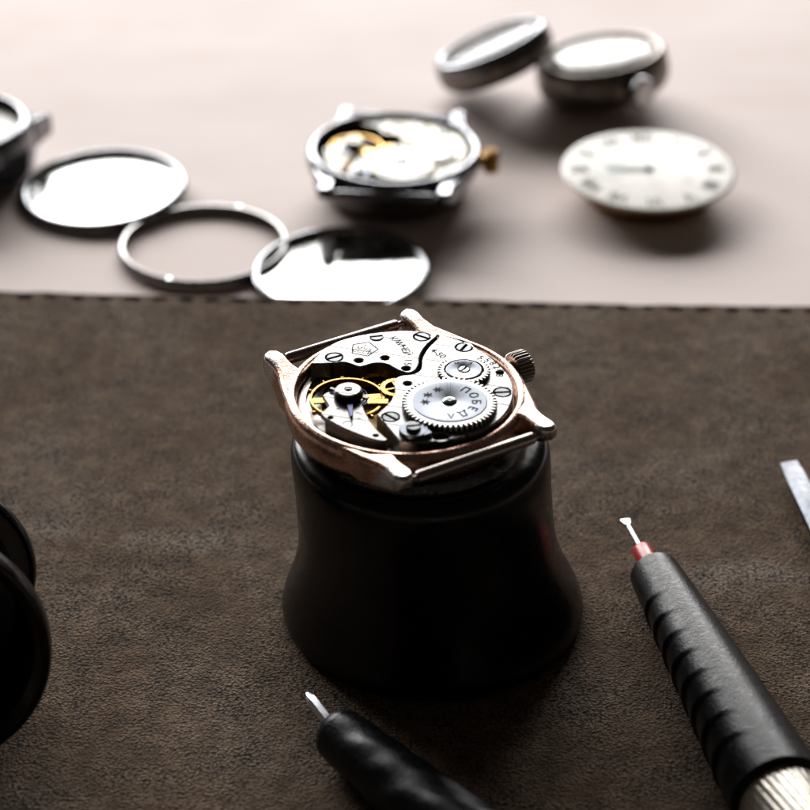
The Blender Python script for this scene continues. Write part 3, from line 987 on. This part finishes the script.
for k in range(nz_):
    z = .56 + (GL - .60) * k / (nz_ - 1)
    prof.append((.27 + (.56 - .27) * (z / GL) ** .85, z))
prof += [(.545, GL - .01), (.52, GL), (.3, GL)]
qd = d.to_track_quat('Z', 'Y')
# angle (about the axis) that faces up and to the right
lup = qd.inverted() @ (Vector((.35, 0, 1)) - d * Vector((.35, 0, 1)).dot(d))
ANG = atan2(lup.y, lup.x)
mb = MB()
lathe_axis(mb, B0, C, prof, 120, rgrip)
mb.v = [tuple(local(root, v)) for v in mb.v]
mb.build('grip', M_rubber, sd, 60)
mb = MB()
prof = [(.3, GL - .02)]
for k in range(60):
    z = GL - .02 + 2.6 * k / 59
    prof.append((.485 + .01 * k / 59, z))
prof += [(.38, GL + 2.64), (0, GL + 2.66)]
def rknurl(r, z, a, j):
    if j < 2: return r
    return r * (1 + .022 * (abs(sin(a * 18 + z * 6)) - .5))
lathe_axis(mb, B0, C, prof, 216, rknurl)
mb.v = [tuple(local(root, v)) for v in mb.v]
mb.build('knurled_end', scratched(mat('satin_nickel', (.74, .70, .62), 1, .33), .33, .08), sd, 50)

# second driver, plain wrapped handle, in front
B = px(335, 731, .34); C = px(470, 843, .50)
d = (C - B).normalized(); root = px(400, 780, 0)
sd2 = empty('screwdriver', root, (0, 0, 0), 'black wrapped screwdriver with bare bright blade, in front of the holder', 'screwdriver', 'screwdrivers')
side = d.cross(Vector((0, 0, 1))).normalized(); up = side.cross(d).normalized()
tip = px(306, 693, .40); bd = (B - tip).normalized(); side = bd.cross(Vector((0, 0, 1))).normalized(); up = side.cross(bd).normalized()
mb = MB()
bl_ = (B - tip).length + .12
secs = [(0.0, -.005, .035, .0), (.05, -.03, .065, .012), (.13, -.062, .066, .045), (.2, -.066, .066, .062), (bl_, -.066, .066, .062)]
vs = []; fs = []
for z, a_, b_, h in secs:
    c = tip + bd * z
    for q_, w_ in ((a_, .1), (a_ * .55, 1), (b_ * .55, 1), (b_, .1), (b_ * .6, -.8), (a_ * .6, -.8)):
        vs.append(c + side * -q_ + up * (h * w_ + .004 * w_))
for i in range(len(secs) - 1):
    for k in range(6):
        fs.append((i * 6 + k, i * 6 + (k + 1) % 6, (i + 1) * 6 + (k + 1) % 6, (i + 1) * 6 + k))
fs += [tuple(range(6)), tuple(24 + k for k in reversed(range(6)))]
mb.add([local(root, v) for v in vs], fs)
mb.build('blade', scratched(mat('bright_blade', (.75, .77, .82), 1, .36), .36, .06), sd2, 25)
rn = random.Random(5)
wob = [(rn.uniform(2, 14), rn.randint(1, 6), rn.uniform(0, 6.28), rn.uniform(.003, .008)) for _ in range(12)]
def rwrap(r, z, a, j):
    f = sum(am * sin(kz * z + ka * a + p_) for kz, ka, p_, am in wob)
    return r * (1 + f * (1 if j > 2 else .4))
prof = [(0, 0.03), (.12, .03), (.25, .0), (.285, .02), (.295, .06)]
for k in range(90):
    z = .08 + 4.2 * k / 89
    prof.append((.30 + .17 * min(1, z / 3.2) ** .8, z))
prof += [(.3, 4.3), (0, 4.3)]
mb = MB(); lathe_axis(mb, B, C, prof, 96, rwrap)
mb.v = [tuple(local(root, v)) for v in mb.v]
mb.build('grip', M_rubber, sd2, 60)
mb = MB(); lathe_axis(mb, B - d * .02, C, [(0, 0), (.085, 0), (.095, .02), (.095, .1)], 24)
mb.v = [tuple(local(root, v)) for v in mb.v]
mb.build('collar', M_red, sd2, 40)

# flat steel blade reaching in from the right
p0, p1 = px(778, 463.5, .16), px(797, 461, .16)
q0, q1 = px(838, 572, .34), px(836, 566, .34)
ax = (px(840, 575, .3) - (p0 + p1) / 2).normalized()
sidev = (p1 - p0).normalized()
root = px(815, 520, 0)
mb = MB()
rings = []
for k in range(24):
    z = k / 23 * 5.2
    c = p0 + sidev * .16 + ax * z
    hw = .125 + .02 * sin(min(1, z / .6) * pi / 2) if z < 5 else .13
    th = .012 + .10 * min(1, z / 1.3)
    ridge = -.02
    sec = [(-hw, -.4 * th), (-hw, .25 * th), (-hw * .25, th), (hw * .9, th * .75), (hw, 0), (hw * .8, -.6 * th)]
    rings.append([c + sidev * a + Vector((0, 0, b)) for a, b in sec])
vs = [local(root, v) for r_ in rings for v in r_]; fs = []
m6 = 6
for i in range(len(rings) - 1):
    for k in range(m6):
        fs.append((i * m6 + k, i * m6 + (k + 1) % m6, (i + 1) * m6 + (k + 1) % m6, (i + 1) * m6 + k))
fs.append(tuple(range(m6))); fs.append(tuple((len(rings) - 1) * m6 + k for k in reversed(range(m6))))
mb.add(vs, fs)
bl = mb.build('steel_blade', scratched(mat('blade_steel', (.050, .0545, .063), 1, .34), .34, .08, 6), None, 20)
bl.location = root
tag(bl, 'flat bright steel blade reaching in over the mat from the right edge', 'blade')

# eyeglass loupe lying on its side at the left edge
fc = px(-52, 655, 1.52)
fc = px(-86, 655, 1.5)
axl = Vector((-.07, .985, -.15)).normalized()
lroot = Vector((fc.x, fc.y, 0))
lp = empty('eye_loupe', lroot, (0, 0, 0), 'black watchmaker loupe lying on its side at the left edge of the mat', 'loupe')
mb = MB()
prof = [(1.30, .10), (1.38, .02), (1.44, 0), (1.485, .02), (1.50, .08), (1.49, .25), (1.38, .45), (1.20, .8), (1.02, 1.15), (.92, 1.5), (.90, 1.9), (.84, 1.95), (.83, 1.6), (.92, 1.15), (1.05, .85), (.8, .80), (0, .82)]
lathe_axis(mb, fc, fc + axl, prof, 128)
n0 = len(mb.f)
mb.v = [tuple(local(lroot, v)) for v in mb.v]
mb.build('eyecup', M_black, lp, 50)
mb = MB()
lathe_axis(mb, fc, fc + axl, [(1.10, 1.94), (1.15, 1.92), (1.17, 1.96), (1.17, 2.06), (1.15, 2.10), (1.10, 2.08)], 128)
mb.v = [tuple(local(lroot, v)) for v in mb.v]
mb.build('lens_ring', M_black, lp, 50)
mb = MB()
lathe_axis(mb, fc, fc + axl, [(0, 1.96), (.8, 1.97), (1.10, 2.0), (1.10, 2.04), (.8, 2.07), (0, 2.08)], 96)
mb.v = [tuple(local(lroot, v)) for v in mb.v]
mb.build('lens', M_lens, lp, 50)

# ------------------------------------------------------------------ light: one tall window beyond the table, dim room
wl = bpy.data.lights.new('window_light', 'AREA')
wl.shape = 'RECTANGLE'; wl.size = 170; wl.size_y = 56
wl.energy = 16.5 * pi * 170 * 56
wl.color = (1.0, .985, .975)
wo = bpy.data.objects.new('window_light', wl); COL.objects.link(wo)
wo.location = (-24, 140, 51)
wo.rotation_euler = (Vector((0, 4, 2)) - Vector(wo.location)).to_track_quat('-Z', 'Y').to_euler()

w = bpy.data.worlds.new('World'); S.world = w; w.use_nodes = True
bg = w.node_tree.nodes['Background']
bg.inputs[0].default_value = (1.0, .82, .68, 1)
bg.inputs[1].default_value = 0.028

S.view_settings.view_transform = 'Standard'
S.view_settings.look = 'None'
S.view_settings.exposure = 0
S.view_settings.gamma = 1
S.cycles.max_bounces = 10
S.cycles.caustics_reflective = True
S.cycles.use_denoising = True
